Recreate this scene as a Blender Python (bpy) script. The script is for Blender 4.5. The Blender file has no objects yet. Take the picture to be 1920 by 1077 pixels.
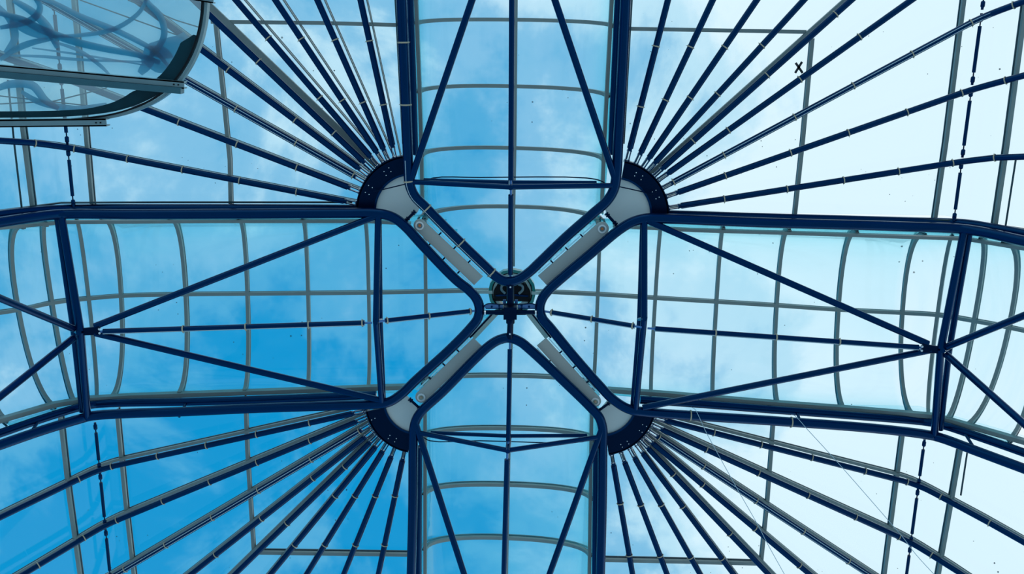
import bpy, bmesh, math, random
from mathutils import Vector, Matrix
random.seed(7)
SC = bpy.context.scene
COL = SC.collection

# ------------------------------------------------------------------ camera
F = 1867.0                       # focal length in pixels (35 mm on a 36 mm sensor)
CX, CY = 960.0, 538.5
CAMZ = 1.6                       # eye height above the hall floor
def nrm(v): return v.normalized()
_ez = nrm(Vector((969-CX, 38-CY, F)))            # zenith, in image axes (right, down, forward)
_ex = Vector((1, .017, 0)); _ex = nrm(_ex - _ez*_ex.dot(_ez))
_ey = _ez.cross(_ex)
cam_d = bpy.data.cameras.new('camera'); cam = bpy.data.objects.new('camera', cam_d); COL.objects.link(cam)
cam_d.sensor_width = 36; cam_d.lens = F/1920*36; cam_d.sensor_fit = 'HORIZONTAL'
cam_d.clip_start = .05; cam_d.clip_end = 500
_r = Vector((_ex.x, _ey.x, _ez.x)); _d = Vector((_ex.y, _ey.y, _ez.y)); _f = Vector((_ex.z, _ey.z, _ez.z))
m3 = Matrix((_r, -_d, -_f)).transposed()
cam.matrix_world = Matrix.Translation((0, 0, CAMZ)) @ m3.to_4x4()
SC.camera = cam

# ------------------------------------------------------------------ view
SC.view_settings.view_transform = 'Standard'; SC.view_settings.look = 'None'
SC.view_settings.exposure = 0.0; SC.view_settings.gamma = 1; SC.view_settings.use_curve_mapping = False
SC.cycles.transparent_max_bounces = 32
SC.cycles.max_bounces = 8

# ------------------------------------------------------------------ sky
def build_world():
    w = bpy.data.worlds.new('sky'); SC.world = w; w.use_nodes = True
    nt = w.node_tree; N = nt.nodes; L = nt.links; N.clear()
    out = N.new('ShaderNodeOutputWorld'); bg = N.new('ShaderNodeBackground'); L.new(bg.outputs[0], out.inputs[0])
    tc = N.new('ShaderNodeTexCoord')
    sep = N.new('ShaderNodeSeparateXYZ'); L.new(tc.outputs['Generated'], sep.inputs[0])
    def math_(op, a, b=None, c=None, clamp=False):
        n = N.new('ShaderNodeMath'); n.operation = op; n.use_clamp = clamp
        for i, v in enumerate((a, b, c)):
            if v is None: continue
            if isinstance(v, (int, float)): n.inputs[i].default_value = v
            else: L.new(v, n.inputs[i])
        return n.outputs[0]
    z = math_('MAXIMUM', sep.outputs[2], .12)
    u = math_('DIVIDE', sep.outputs[0], z); v = math_('DIVIDE', sep.outputs[1], z)
    cmb = N.new('ShaderNodeCombineXYZ'); L.new(u, cmb.inputs[0]); L.new(v, cmb.inputs[1])
    n1 = N.new('ShaderNodeTexNoise'); n1.inputs['Scale'].default_value = 4.2; n1.inputs['Detail'].default_value = 8
    n1.inputs['Roughness'].default_value = .6; n1.inputs['Distortion'].default_value = .25; L.new(cmb.outputs[0], n1.inputs[0])
    n2 = N.new('ShaderNodeTexNoise'); n2.inputs['Scale'].default_value = 1.6; n2.inputs['Detail'].default_value = 3
    L.new(cmb.outputs[0], n2.inputs[0])
    # cloud cover thickens towards +x and, a little, towards -y
    up_ = math_('MAXIMUM', math_('ADD', u, .05), 0)
    a = math_('ADD', math_('MULTIPLY', up_, 1.9), math_('MULTIPLY', math_('MINIMUM', u, 0), .3)); b = math_('ADD', math_('MULTIPLY', v, -.76), math_('MULTIPLY', math_('MULTIPLY', up_, v), 1.5))
    g = math_('ADD', math_('ADD', a, b), .55)
    nn = math_('MULTIPLY', math_('SUBTRACT', n1.outputs[0], .5), 2.1)
    nm = math_('MULTIPLY', math_('SUBTRACT', n2.outputs[0], .5), .8)
    cover = math_('ADD', math_('ADD', g, nn), nm, clamp=True)
    ramp = N.new('ShaderNodeValToRGB'); L.new(cover, ramp.inputs[0])
    cr = ramp.color_ramp; cr.interpolation = 'EASE'
    cr.elements[0].position = 0; cr.elements[0].color = (.002, .285, .60, 1)
    cr.elements[1].position = 1; cr.elements[1].color = (.76, .88, .955, 1)
    for p, c in ((.25, (.085, .39, .66)), (.5, (.22, .50, .73)), (.75, (.52, .74, .87))):
        e = cr.elements.new(p); e.color = (*c, 1)
    L.new(ramp.outputs[0], bg.inputs[0]); bg.inputs[1].default_value = 1.10
build_world()

# ------------------------------------------------------------------ materials
def mat(name, col, rough=.4, metal=0., coat=0., spec=.5, bump=0., vary=0., scale=8.):
    m = bpy.data.materials.new(name); m.use_nodes = True
    nt = m.node_tree; b = nt.nodes['Principled BSDF']
    b.inputs['Base Color'].default_value = (*col, 1); b.inputs['Roughness'].default_value = rough
    b.inputs['Metallic'].default_value = metal; b.inputs['Coat Weight'].default_value = coat
    b.inputs['Coat Roughness'].default_value = .08; b.inputs['Specular IOR Level'].default_value = spec
    tc = nt.nodes.new('ShaderNodeTexCoord')
    nz = nt.nodes.new('ShaderNodeTexNoise'); nz.inputs['Scale'].default_value = scale; nz.inputs['Detail'].default_value = 5
    nt.links.new(tc.outputs['Object'], nz.inputs[0])
    if vary:
        mx = nt.nodes.new('ShaderNodeMix'); mx.data_type = 'RGBA'
        mx.inputs[6].default_value = (*[c*(1-vary) for c in col], 1); mx.inputs[7].default_value = (*[min(1, c*(1+vary)) for c in col], 1)
        nt.links.new(nz.outputs[0], mx.inputs[0]); nt.links.new(mx.outputs[2], b.inputs['Base Color'])
    if bump:
        bp = nt.nodes.new('ShaderNodeBump'); bp.inputs['Strength'].default_value = bump; bp.inputs['Distance'].default_value = .01
        nt.links.new(nz.outputs[0], bp.inputs['Height']); nt.links.new(bp.outputs[0], b.inputs['Normal'])
    return m
M = {}
def tint(m, c): m.node_tree.nodes['Principled BSDF'].inputs['Specular Tint'].default_value = (*c, 1); return m
M['navy'] = mat('navy_gloss_paint', (.0, .009, .044), .18, 0, .0, .75, vary=.25, scale=2)
M['navy_dark'] = mat('navy_plate_paint', (.0, .0025, .014), .32, 0, .0, .35, vary=.2, scale=5)
tint(M['navy'], (.02, .36, 1)); tint(M['navy_dark'], (.06, .35, 1))
M['bar'] = mat('grey_aluminium', (.235, .30, .29), .42, .0, 0, .5, vary=.12, scale=3)
M['gasket'] = mat('dark_teal_gasket', (.008, .05, .07), .4, 0, 0, .5, vary=.2)
M['soffit'] = mat('grey_soffit_paint', (.62, .70, .68), .55, 0, 0, .4, vary=.08, scale=1.5)
M['panel'] = mat('warm_grey_panel', (.50, .55, .52), .5, 0, 0, .4, vary=.06, scale=2)
M['cream'] = mat('cream_tie', (.55, .47, .33), .5, 0, 0, .5, vary=.15)
M['wire'] = mat('pale_cord', (.45, .60, .66), .5, 0, 0, .4, vary=.1)
M['chrome'] = mat('bright_steel', (.75, .85, .9), .18, .9, 0, .5, vary=.05)
M['black'] = mat('black_interior', (.003, .006, .010), .35, 0, .0, .2, vary=.3)
M['teal'] = mat('teal_ring_enamel', (.01, .26, .24), .3, 0, .3, .5, vary=.2)
M['creamring'] = mat('pale_ring', (.42, .60, .56), .4, 0, .1, .5, vary=.1)
M['white'] = mat('white_enamel', (.85, .9, .9), .3, 0, .3, .5, vary=.03)
M['orange'] = mat('orange_bulb', (.75, .20, .05), .3, 0, .3, .5, vary=.1)
M['amber'] = mat('unlit_amber_bulb', (.55, .40, .28), .3, 0, .3, .5, vary=.1)
M['blue_steel'] = mat('blue_painted_steel', (.06, .20, .48), .25, .4, .4, .5, vary=.15)
M['channel'] = mat('brushed_channel', (.19, .30, .33), .35, .5, 0, .5, vary=.1)
M['frit'] = mat('dark_frit_band', (.003, .045, .065), .3, 0, 0., .15, vary=.35, scale=6)
M['floor'] = mat('pale_stone_floor', (.54, .58, .59), .5, 0, 0, .4, vary=.06, scale=.6)
M['tape'] = mat('dark_tape', (.03, .04, .05), .6, vary=.1)

def glass(name, tint, edge, milky=.02, milk_edge=.25, specks=True, film=(.75, .9, .95), streak=0., power=2.2):
    m = bpy.data.materials.new(name); m.use_nodes = True
    nt = m.node_tree; N = nt.nodes; L = nt.links; N.clear()
    out = N.new('ShaderNodeOutputMaterial')
    tr = N.new('ShaderNodeBsdfTransparent'); tl = N.new('ShaderNodeBsdfTranslucent'); gl = N.new('ShaderNodeBsdfGlossy')
    tl.inputs[0].default_value = (*film, 1); gl.inputs['Roughness'].default_value = .02
    lw = N.new('ShaderNodeLayerWeight'); lw.inputs[0].default_value = .5
    pw = N.new('ShaderNodeMath'); pw.operation = 'POWER'; L.new(lw.outputs['Facing'], pw.inputs[0]); pw.inputs[1].default_value = power
    cm = N.new('ShaderNodeMix'); cm.data_type = 'RGBA'; L.new(pw.outputs[0], cm.inputs[0])
    cm.inputs[6].default_value = (*tint, 1); cm.inputs[7].default_value = (*edge, 1); L.new(cm.outputs[2], tr.inputs[0])
    mr = N.new('ShaderNodeMapRange'); L.new(pw.outputs[0], mr.inputs[0]); mr.inputs[3].default_value = milky; mr.inputs[4].default_value = milk_edge
    fac = mr.outputs[0]
    tc = N.new('ShaderNodeTexCoord')
    if streak:
        mp = N.new('ShaderNodeMapping'); L.new(tc.outputs['Object'], mp.inputs[0]); mp.inputs['Scale'].default_value = (.7, .7, 9)
        sn = N.new('ShaderNodeTexNoise'); sn.inputs['Scale'].default_value = 1.4; sn.inputs['Detail'].default_value = 5; L.new(mp.outputs[0], sn.inputs[0])
        ml = N.new('ShaderNodeMapRange'); L.new(sn.outputs[0], ml.inputs[0]); ml.inputs[1].default_value = .45; ml.inputs[2].default_value = .75
        ml.inputs[3].default_value = 0; ml.inputs[4].default_value = streak
        ad = N.new('ShaderNodeMath'); ad.operation = 'ADD'; ad.use_clamp = True; L.new(fac, ad.inputs[0]); L.new(ml.outputs[0], ad.inputs[1]); fac = ad.outputs[0]
    m1 = N.new('ShaderNodeMixShader'); L.new(fac, m1.inputs[0]); L.new(tr.outputs[0], m1.inputs[1]); L.new(tl.outputs[0], m1.inputs[2])
    fr = N.new('ShaderNodeFresnel'); fr.inputs[0].default_value = 1.45
    half = N.new('ShaderNodeMath'); half.operation = 'MULTIPLY'; L.new(fr.outputs[0], half.inputs[0]); half.inputs[1].default_value = .38
    m2 = N.new('ShaderNodeMixShader'); L.new(half.outputs[0], m2.inputs[0]); L.new(m1.outputs[0], m2.inputs[1]); L.new(gl.outputs[0], m2.inputs[2])
    last = m2.outputs[0]
    if specks:   # droppings and grit lying on the panes, in patches
        vo = N.new('ShaderNodeTexVoronoi'); vo.inputs['Scale'].default_value = 4.5; L.new(tc.outputs['Object'], vo.inputs[0])
        no = N.new('ShaderNodeTexNoise'); no.inputs['Scale'].default_value = .55; L.new(tc.outputs['Object'], no.inputs[0])
        th = N.new('ShaderNodeMapRange'); L.new(no.outputs[0], th.inputs[0]); th.inputs[1].default_value = .50; th.inputs[2].default_value = .72
        th.inputs[3].default_value = 0.; th.inputs[4].default_value = .11
        lt = N.new('ShaderNodeMath'); lt.operation = 'LESS_THAN'; L.new(vo.outputs['Distance'], lt.inputs[0]); L.new(th.outputs[0], lt.inputs[1])
        df = N.new('ShaderNodeBsdfDiffuse'); df.inputs[0].default_value = (.05, .09, .11, 1)
        sc_ = N.new('ShaderNodeMath'); sc_.operation = 'MULTIPLY'; L.new(lt.outputs[0], sc_.inputs[0]); sc_.inputs[1].default_value = .7
        m3_ = N.new('ShaderNodeMixShader'); L.new(sc_.outputs[0], m3_.inputs[0]); L.new(last, m3_.inputs[1]); L.new(df.outputs[0], m3_.inputs[2]); last = m3_.outputs[0]
    L.new(last, out.inputs[0])
    return m
M['glass'] = glass('roof_glass', (.94, .99, 1.), (.45, .90, .95), .002)
M['vault_glass'] = glass('curved_roof_glass', (.94, .985, 1.), (.12, .80, .90), .0, .55, film=(.30, .95, 1.), streak=.04, power=1.15)
M['lift_glass'] = glass('canopy_glass', (.80, .90, .90), (.4, .7, .75), .20, .4, specks=False, film=(.80, .95, 1.))  # milky tone imitates the pale reflections in the canopy
M['canopy_reflection'] = glass('blue_reflection_film', (.28, .74, .86), (.2, .6, .7), .6, .7, specks=False, film=(.02, .42, .58))  # colour of the bands that imitate the darker reflections
M['acrylic'] = glass('white_acrylic', (.8, .9, 1), (.8, .9, 1), .8, .8, specks=False, film=(.9, .97, 1))

# ------------------------------------------------------------------ geometry of the place
ZC = 1.6 + 18.7                  # height of the big lower roof tubes
def ray(px, py):
    d = Vector((px-CX, py-CY, F)); return Vector((d.dot(_ex), d.dot(_ey), d.dot(_ez)))
def flat(px, py, h=0.):
    r = ray(px, py); t = (ZC+h-CAMZ)/r.z
    return Vector((r.x*t, r.y*t, ZC+h))
XL = (flat(115, 401).x + flat(165, 781).x)/2      # the roof bends down to the eaves along these two lines
XR = (flat(1806, 430).x + flat(1752, 811).x)/2
TS = math.tan(math.radians(45))
def W(px, py, h=0.):
    p = flat(px, py, h)
    r = ray(px, py)
    if p.x < XL:   # z = ZC+h + TS*(x-XL)
        t = (ZC+h-CAMZ-TS*XL)/(r.z-TS*r.x)
        return Vector((r.x*t, r.y*t, CAMZ+r.z*t))
    if p.x > XR:
        t = (ZC+h-CAMZ+TS*XR)/(r.z+TS*r.x)
        return Vector((r.x*t, r.y*t, CAMZ+r.z*t))
    return p

# ------------------------------------------------------------------ mesh helpers
class MB:
    def __init__(s): s.v = []; s.f = []; s.mi = []; s.sm = []
    def add(s, vs, fs, mi=0, smooth=False):
        o = len(s.v); s.v += [Vector(v) for v in vs]
        for f in fs: s.f.append([i+o for i in f]); s.mi.append(mi); s.sm.append(smooth)
    def build(s, name, mats, parent=None):
        if not isinstance(mats, (list, tuple)): mats = [mats]
        if parent: off = Vector(parent.location) if not parent.parent else Vector(parent.location)+Vector(parent.parent.location)
        else:
            off = Vector((sum(v.x for v in s.v), sum(v.y for v in s.v), sum(v.z for v in s.v)))/len(s.v)
        me = bpy.data.meshes.new(name); me.from_pydata([v-off for v in s.v], [], s.f)
        for m in mats: me.materials.append(m)
        me.polygons.foreach_set('material_index', s.mi); me.polygons.foreach_set('use_smooth', s.sm)
        me.update()
        bm = bmesh.new(); bm.from_mesh(me); bmesh.ops.recalc_face_normals(bm, faces=bm.faces); bm.to_mesh(me); bm.free()
        o = bpy.data.objects.new(name, me); COL.objects.link(o)
        if parent: o.parent = parent
        else: o.location = off
        return o
    def tube(s, pts, r, seg=14, mi=0, caps=True):
        pts = [Vector(p) for p in pts]; n = len(pts)
        tan = []
        for i in range(n):
            t = (pts[min(i+1, n-1)]-pts[max(i-1, 0)]); tan.append(t.normalized())
        ref = Vector((0, 0, 1)) if abs(tan[0].z) < .9 else Vector((1, 0, 0))
        u = tan[0].cross(ref).normalized(); vs = []
        for i in range(n):
            u = (u-tan[i]*u.dot(tan[i])).normalized(); w = tan[i].cross(u)
            rr = r[i] if isinstance(r, (list, tuple)) else r
            for k in range(seg):
                a = 2*math.pi*k/seg; vs.append(pts[i]+(u*math.cos(a)+w*math.sin(a))*rr)
        fs = []
        for i in range(n-1):
            for k in range(seg):
                k2 = (k+1) % seg; fs.append([i*seg+k, i*seg+k2, (i+1)*seg+k2, (i+1)*seg+k])
        s.add(vs, fs, mi, True)
        if caps: s.add(vs[:seg], [list(range(seg))], mi); s.add(vs[-seg:], [list(range(seg))], mi)
        return s
    def sweep(s, pts, w, y0, y1, side=None, mi=0):
        """rectangular bar: half width w, from y0 to y1 above the line"""
        pts = [Vector(p) for p in pts]; n = len(pts); vs = []
        for i in range(n):
            t = (pts[min(i+1, n-1)]-pts[max(i-1, 0)]).normalized()
            sd = side if side is not None else t.cross(Vector((0, 0, 1)))
            sd = (sd-t*sd.dot(t)).normalized(); up = sd.cross(t)
            if side is None and up.z < 0: up = -up
            if side is not None and s_flip(up, pts, i): up = -up
            for a, b in ((-w, y0), (w, y0), (w, y1), (-w, y1)): vs.append(pts[i]+sd*a+up*b)
        fs = [[0, 1, 2, 3], [4*n-4, 4*n-3, 4*n-2, 4*n-1]]
        for i in range(n-1):
            for k in range(4):
                k2 = (k+1) % 4; fs.append([4*i+k, 4*i+k2, 4*i+4+k2, 4*i+4+k])
        s.add(vs, fs, mi); return s
    def prism(s, pts, thick, mi=0, up=Vector((0, 0, 1))):
        n = len(pts); pts = [Vector(p) for p in pts]
        vs = pts+[p+up*thick for p in pts]
        fs = [list(range(n)), list(range(n, 2*n))]+[[i, (i+1) % n, n+(i+1) % n, n+i] for i in range(n)]
        s.add(vs, fs, mi); return s
    def box(s, c, ax, ay, az, mi=0):
        c = Vector(c); vs = [c+ax*i+ay*j+az*k for i in (-1, 1) for j in (-1, 1) for k in (-1, 1)]
        s.add(vs, [[0, 1, 3, 2], [4, 5, 7, 6], [0, 1, 5, 4], [2, 3, 7, 6], [0, 2, 6, 4], [1, 3, 7, 5]], mi); return s
    def disc(s, c, r, thick, seg=24, r0=0, mi=0):
        c = Vector(c)
        if r0 == 0:
            return s.prism([c+Vector((math.cos(2*math.pi*k/seg)*r, math.sin(2*math.pi*k/seg)*r, 0)) for k in range(seg)], thick, mi)
        vs = []
        for rr, zz in ((r0, 0), (r, 0), (r, thick), (r0, thick)):
            for k in range(seg):
                a = 2*math.pi*k/seg; vs.append(c+Vector((math.cos(a)*rr, math.sin(a)*rr, zz)))
        fs = []
        for q in range(4):
            for k in range(seg):
                k2 = (k+1) % seg; q2 = (q+1) % 4; fs.append([q*seg+k, q*seg+k2, q2*seg+k2, q2*seg+k])
        s.add(vs, fs, mi, False); return s
VC = None
def s_flip(up, pts, i):
    # outward = away from the hall's eye, so that gaskets and panes lie outside the bars
    return up.dot(pts[i]-Vector((pts[i].x if VC == 'x' else 0, pts[i].y if VC == 'y' else 0, ZC-3)) if VC is None else up_ref(pts, i)) < 0
def up_ref(pts, i):
    mid = (pts[0]+pts[-1])/2 - Vector((0, 0, .6))
    return pts[i]-mid
def torus_pts(c, t, r, seg=14):
    t = t.normalized(); ref = Vector((0, 0, 1)) if abs(t.z) < .9 else Vector((1, 0, 0))
    u = t.cross(ref).normalized(); w = t.cross(u)
    return [c+(u*math.cos(2*math.pi*k/seg)+w*math.sin(2*math.pi*k/seg))*r for k in range(seg+1)]
def tag(o, label, cat, group=None, kind=None):
    if label: o['label'] = label
    if cat: o['category'] = cat
    if group: o['group'] = group
    if kind: o['kind'] = kind
    return o
def empty(name, loc, label=None, cat=None, group=None, kind=None):
    o = bpy.data.objects.new(name, None); COL.objects.link(o); o.location = loc; o.empty_display_size = .2
    return tag(o, label, cat, group, kind)
def smooth(pp, sub=5):
    """Catmull-Rom through the 2-D or 3-D points"""
    P = [Vector(p) for p in pp]; out = []
    for i in range(len(P)-1):
        p0 = P[i-1] if i else P[i]*2-P[i+1]; p1, p2 = P[i], P[i+1]; p3 = P[i+2] if i+2 < len(P) else P[i+1]*2-P[i]
        def tj(t, a, b): return t+max(1e-4, (b-a).length)**.5
        t0 = 0; t1 = tj(t0, p0, p1); t2 = tj(t1, p1, p2); t3 = tj(t2, p2, p3)
        for k in range(sub):
            t = t1+(t2-t1)*k/sub
            A1 = p0*((t1-t)/(t1-t0))+p1*((t-t0)/(t1-t0)); A2 = p1*((t2-t)/(t2-t1))+p2*((t-t1)/(t2-t1)); A3 = p2*((t3-t)/(t3-t2))+p3*((t-t2)/(t3-t2))
            B1 = A1*((t2-t)/(t2-t0))+A2*((t-t0)/(t2-t0)); B2 = A2*((t3-t)/(t3-t1))+A3*((t-t1)/(t3-t1))
            out.append(B1*((t2-t)/(t2-t1))+B2*((t-t1)/(t2-t1)))
    out.append(P[-1]); return out
def dense(pts, step=.4):
    out = []
    for a, b in zip(pts, pts[1:]):
        n = max(1, int((b-a).length/step))
        out += [a.lerp(b, k/n) for k in range(n)]
    return out+[pts[-1]]

# ------------------------------------------------------------------ floor of the hall (under the camera)
fl = MB().box((0, 0, -.1), Vector((34, 0, 0)), Vector((0, 30, 0)), Vector((0, 0, .1))).build('floor', M['floor']); fl['kind'] = 'structure'

# ------------------------------------------------------------------ glazing
HS, HR, HG = .72, 1.42, .74        # spring line and ridge of the curved vaults, flat glazing
def arch(A, R, B, k=24, n=2.35):
    A, R, B = Vector(A), Vector(R), Vector(B); Mi = (A+B)/2; ac = (A-B)/2; up = R-Mi; out = []
    for i in range(k+1):
        th = math.pi*i/k; c, s_ = math.cos(th), math.sin(th)
        out.append(Mi+ac*math.copysign(abs(c)**(2/n), c)+up*abs(s_)**(2/n))
    return out
def bar_obj(pts, parent, side=None, w=.036, name='glazing_bar'):
    mb = MB(); mb.sweep(pts, w, 0, .07, side, 0); mb.sweep(pts, w*.55, .07, .10, side, 1)
    mb.sweep(pts, w*.45, .16, .19, side, 1)
    return mb.build(name, [M['bar'], M['gasket']], parent)
def offset_up(profile, d):
    mid = (profile[0]+profile[-1])/2 - Vector((0, 0, .5))
    return [p+(p-mid).normalized()*d for p in profile]
def loft_glass(profiles, parent, keep=None, m='vault_glass', d=.115):
    mb = MB(); pr = [offset_up(p, d) for p in profiles]; pr2 = [offset_up(p, d+.022) for p in profiles]
    k = len(pr[0]); rows = []
    sub = 8
    for a in (pr, pr2):
        grid = []
        for i in range(len(a)-1):
            for q in range(sub): grid.append([a[i][j].lerp(a[i+1][j], q/sub) for j in range(k)])
        grid.append(a[-1]); rows.append(grid)
    n = len(rows[0]); ok = {}
    for i in range(n-1):
        for j in range(k-1):
            c = (rows[0][i][j]+rows[0][i+1][j+1])/2
            ok[i, j] = keep is None or keep(c)
    vs = [p for g in rows for row in g for p in row]; T = n*k; fs = []
    for (i, j), v in ok.items():
        if not v: continue
        a, b, c, d_ = i*k+j, i*k+j+1, (i+1)*k+j+1, (i+1)*k+j
        fs.append([a, b, c, d_]); fs.append([T+a, T+b, T+c, T+d_])
        for (di, dj, e0, e1) in ((-1, 0, a, b), (1, 0, d_, c), (0, -1, a, d_), (0, 1, b, c)):
            if not ok.get((i+di, j+dj), False): fs.append([e0, e1, T+e1, T+e0])
    mb.add(vs, fs, 0, True)
    o = mb.build('glass_pane', M[m], parent)
    return o

C0 = flat(958, 582)                # centre of the crossing
# left arm and right arm: (spring above, ridge, spring below) of every rib
left_ribs = [((797, 418), (798, 548), (800, 728)), ((683, 418), (691, 550), (690, 728)), ((567, 418), (577, 551), (576, 730)),
             ((447, 418), (463, 552), (458, 731)), ((317, 418), (347, 553), (335, 735)), ((190, 418), (226, 556), (210, 741)),
             ((143, 420), (167, 561), (181, 746)), ((88, 426), (99, 569), (140, 751)), ((46, 430), (36, 582), (105, 761)), ((-20, 436), (-45, 592), (15, 788))]
right_ribs = [((1124, 425), (1121, 553), (1113, 728)), ((1240, 430), (1229, 560), (1221, 738)), ((1356, 434), (1344, 567), (1337, 746)),
              ((1480, 438), (1457, 574), (1460, 757)), ((1607, 441), (1573, 583), (1584, 766)), ((1735, 447), (1693, 588), (1711, 774)),
              ((1786, 450), (1757, 592), (1741, 777)), ((1836, 455), (1825, 603), (1776, 783)), ((1878, 462), (1890, 615), (1808, 797)), ((1935, 474), (1950, 628), (1890, 824))]
top_ribs = [((800, 412), (961, 388), (1118, 418)), ((795, 291), (963, 278), (1128, 300)), ((789, 173), (964, 162), (1136, 181)),
            ((785, 44), (965, 37), (1146, 49)), ((781, -90), (967, -93), (1156, -86))]
bot_ribs = [((798, 721), (957, 706), (1112, 726)), ((799, 822), (955, 805), (1109, 828)), ((800, 928), (953, 911), (1105, 937)),
            ((800, 1032), (951, 1011), (1103, 1044)), ((800, 1140), (949, 1115), (1100, 1155))]
def Wp(q, h): return W(q[0], q[1], h)
def vault(n, name, ribs, axis, label_side):
    w = empty(f'window_{n}', W(*ribs[1][1], HR), kind='structure')
    side = Vector((1, 0, 0)) if axis == 'x' else Vector((0, 1, 0))
    prof = [arch(Wp(a, HS), Wp(r, HR), Wp(b, HS)) for a, r, b in ribs]
    global VC
    VC = axis
    for k, p in enumerate(prof):
        q = p
        if k == 0: q = [x for x in p if (abs(x.x-C0.x) > abs(x.y-C0.y)*.86)] if axis == 'x' else [x for x in p if abs(x.y-C0.y) > abs(x.x-C0.x)*.86]
        nxt = prof[min(k+1, len(prof)-1)]; pv = prof[max(k-1, 0)]
        sd = (nxt[12]-pv[12]).normalized()
        if len(q) > 3: bar_obj(q, w, sd)
    VC = None
    return w, prof
def keepx(c): return abs(c.x-C0.x) >= abs(c.y-C0.y)*.97
def keepy(c): return abs(c.y-C0.y) >= abs(c.x-C0.x)*1.03
def ridge(pp, w):
    bar_obj(dense(smooth([W(x, y, HR) for x, y in pp], 4), .6), w)
wl, pl = vault(1, 'left', left_ribs, 'x', 'left')
wr, prr = vault(2, 'right', right_ribs, 'x', 'right')
wt, pt = vault(3, 'top', top_ribs, 'y', 'upper')
wb, pb = vault(4, 'bottom', bot_ribs, 'y', 'lower')
ctrx = arch(flat(958, 423, HS), flat(958, 548, HR), flat(958, 728, HS)); ctry = arch(flat(799, 570, HS), flat(959, 548, HR), flat(1118, 570, HS))
loft_glass([ctrx]+pl, wl, keepx); loft_glass([ctrx]+prr, wr, keepx)
loft_glass([ctry]+pt, wt, keepy); loft_glass([ctry]+pb, wb, keepy)
ridge([(950, 547), (905, 546), (798, 548), (691, 550), (463, 552), (347, 553), (226, 556), (167, 561), (99, 569), (36, 582), (-45, 594)], wl)
ridge([(970, 547), (1010, 548), (1121, 553), (1229, 560), (1344, 567), (1457, 574), (1573, 582), (1693, 588), (1757, 592), (1825, 603), (1890, 615), (1950, 628)], wr)
ridge([(962, 500), (963, 388), (965, 278), (966, 160), (967, 37), (968, -90)], wt)
ridge([(959, 600), (957, 706), (955, 805), (953, 911), (951, 1011), (949, 1115)], wb)
def edge_frame(pp, w, wd=.05, h=HS, m='bar'):
    mb = MB(); pts = dense([W(x, y, h) for x, y in pp], .8); mb.sweep(pts, wd, -.05, .10, None, 0)
    mb.build('edge_frame', M[m], w)
edge_frame([(-10, 428), (50, 423), (120, 417), (400, 415), (690, 415), (770, 420)], wl, .03)
edge_frame([(-20, 795), (100, 760), (165, 749), (250, 744), (480, 736), (700, 728), (770, 726)], wl, .045)
edge_frame([(1150, 424), (1300, 432), (1500, 438), (1808, 448), (1930, 468)], wr, .03)
edge_frame([(1140, 732), (1250, 740), (1440, 756), (1600, 768), (1752, 781), (1930, 832)], wr, .045)
edge_frame([(777, -90), (780, 0), (786, 150), (790, 270), (792, 380)], wt, .035)
edge_frame([(1155, -90), (1147, 0), (1139, 150), (1133, 270), (1128, 400)], wt, .035)
edge_frame([(797, 740), (797, 850), (797, 1077), (797, 1140)], wb, .035)
edge_frame([(1110, 740), (1108, 850), (1105, 1077), (1103, 1140)], wb, .035)

# flat fans of glass in the four corners
def hole(c): return False
def quad_glass(n, xs, ys):
    w = empty(f'window_{n}', ((xs[0]+xs[-1])/2, (ys[0]+ys[1])/2, ZC+HG), kind='structure')
    pts = []
    for x in xs:
        z = ZC+HG
        if x < XL: z += TS*(x-XL)
        if x > XR: z -= TS*(x-XR)
        pts.append((x, z))
    mb = MB(); vs = []
    for dz in (.14, .162):
        for x, z in pts:
            for y in ys: vs.append(Vector((x, y, z+dz)))
    k = len(xs); T = 2*k; fs = []
    for i in range(k-1):
        a, b, c, d = 2*i, 2*i+1, 2*i+3, 2*i+2
        fs += [[a, b, c, d], [T+a, T+b, T+c, T+d], [a, d, T+d, T+a], [b, c, T+c, T+b]]
    fs += [[0, 1, T+1, T], [T-2, T-1, 2*T-1, 2*T-2]]
    mb.add(vs, fs); mb.build('glass_pane', M['glass'], w)
    return w
yT = flat(500, 384, HG).y; yB = flat(500, 742, HG).y; yT2 = flat(1500, 400, HG).y; yB2 = flat(1500, 765, HG).y
yT = min(yT, yT2)+.02; yB = max(yB, yB2)-.02
xA = flat(778, 100, HG).x; xB = flat(1148, 100, HG).x
FARX = 11.5; YN = flat(960, -60, HG).y; YF = flat(960, 1150, HG).y
w5 = quad_glass(5, [-FARX, XL, xA], [YN, yT]); w6 = quad_glass(6, [xB, XR, FARX], [YN, yT])
w7 = quad_glass(7, [-FARX, XL, xA], [yB, YF]); w8 = quad_glass(8, [xB, XR, FARX], [yB, YF])
def purlin(w, pp, wd=.036): bar_obj(dense([W(x, y, HG) for x, y in pp], .7), w, None, wd, 'purlin')
def strip(w, pp):
    mb = MB(); mb.sweep(dense([W(x, y, HG) for x, y in pp], .7), .012, .0, .03); mb.build('edge_strip', M['gasket'], w)
purlin(w5, [(432, 390), (430, 300), (418, 180), (403, 40)]); purlin(w5, [(172, 388), (160, 250), (146, 100), (135, -20)])
purlin(w5, [(60, 392), (41, 240), (28, 108), (12, -20)]); purlin(w5, [(395, 41), (600, 43), (748, 47)]); strip(w5, [(40, 390), (26, 270), (14, 150)])
purlin(w6, [(1182, 54), (1350, 57), (1512, 60)]); purlin(w6, [(1524, 72), (1506, 265), (1491, 405)])
purlin(w6, [(1811, -20), (1775, 268), (1754, 412)]); purlin(w6, [(1927, -10), (1890, 270), (1867, 425)]); strip(w6, [(1906, 295), (1886, 425)])
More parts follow.
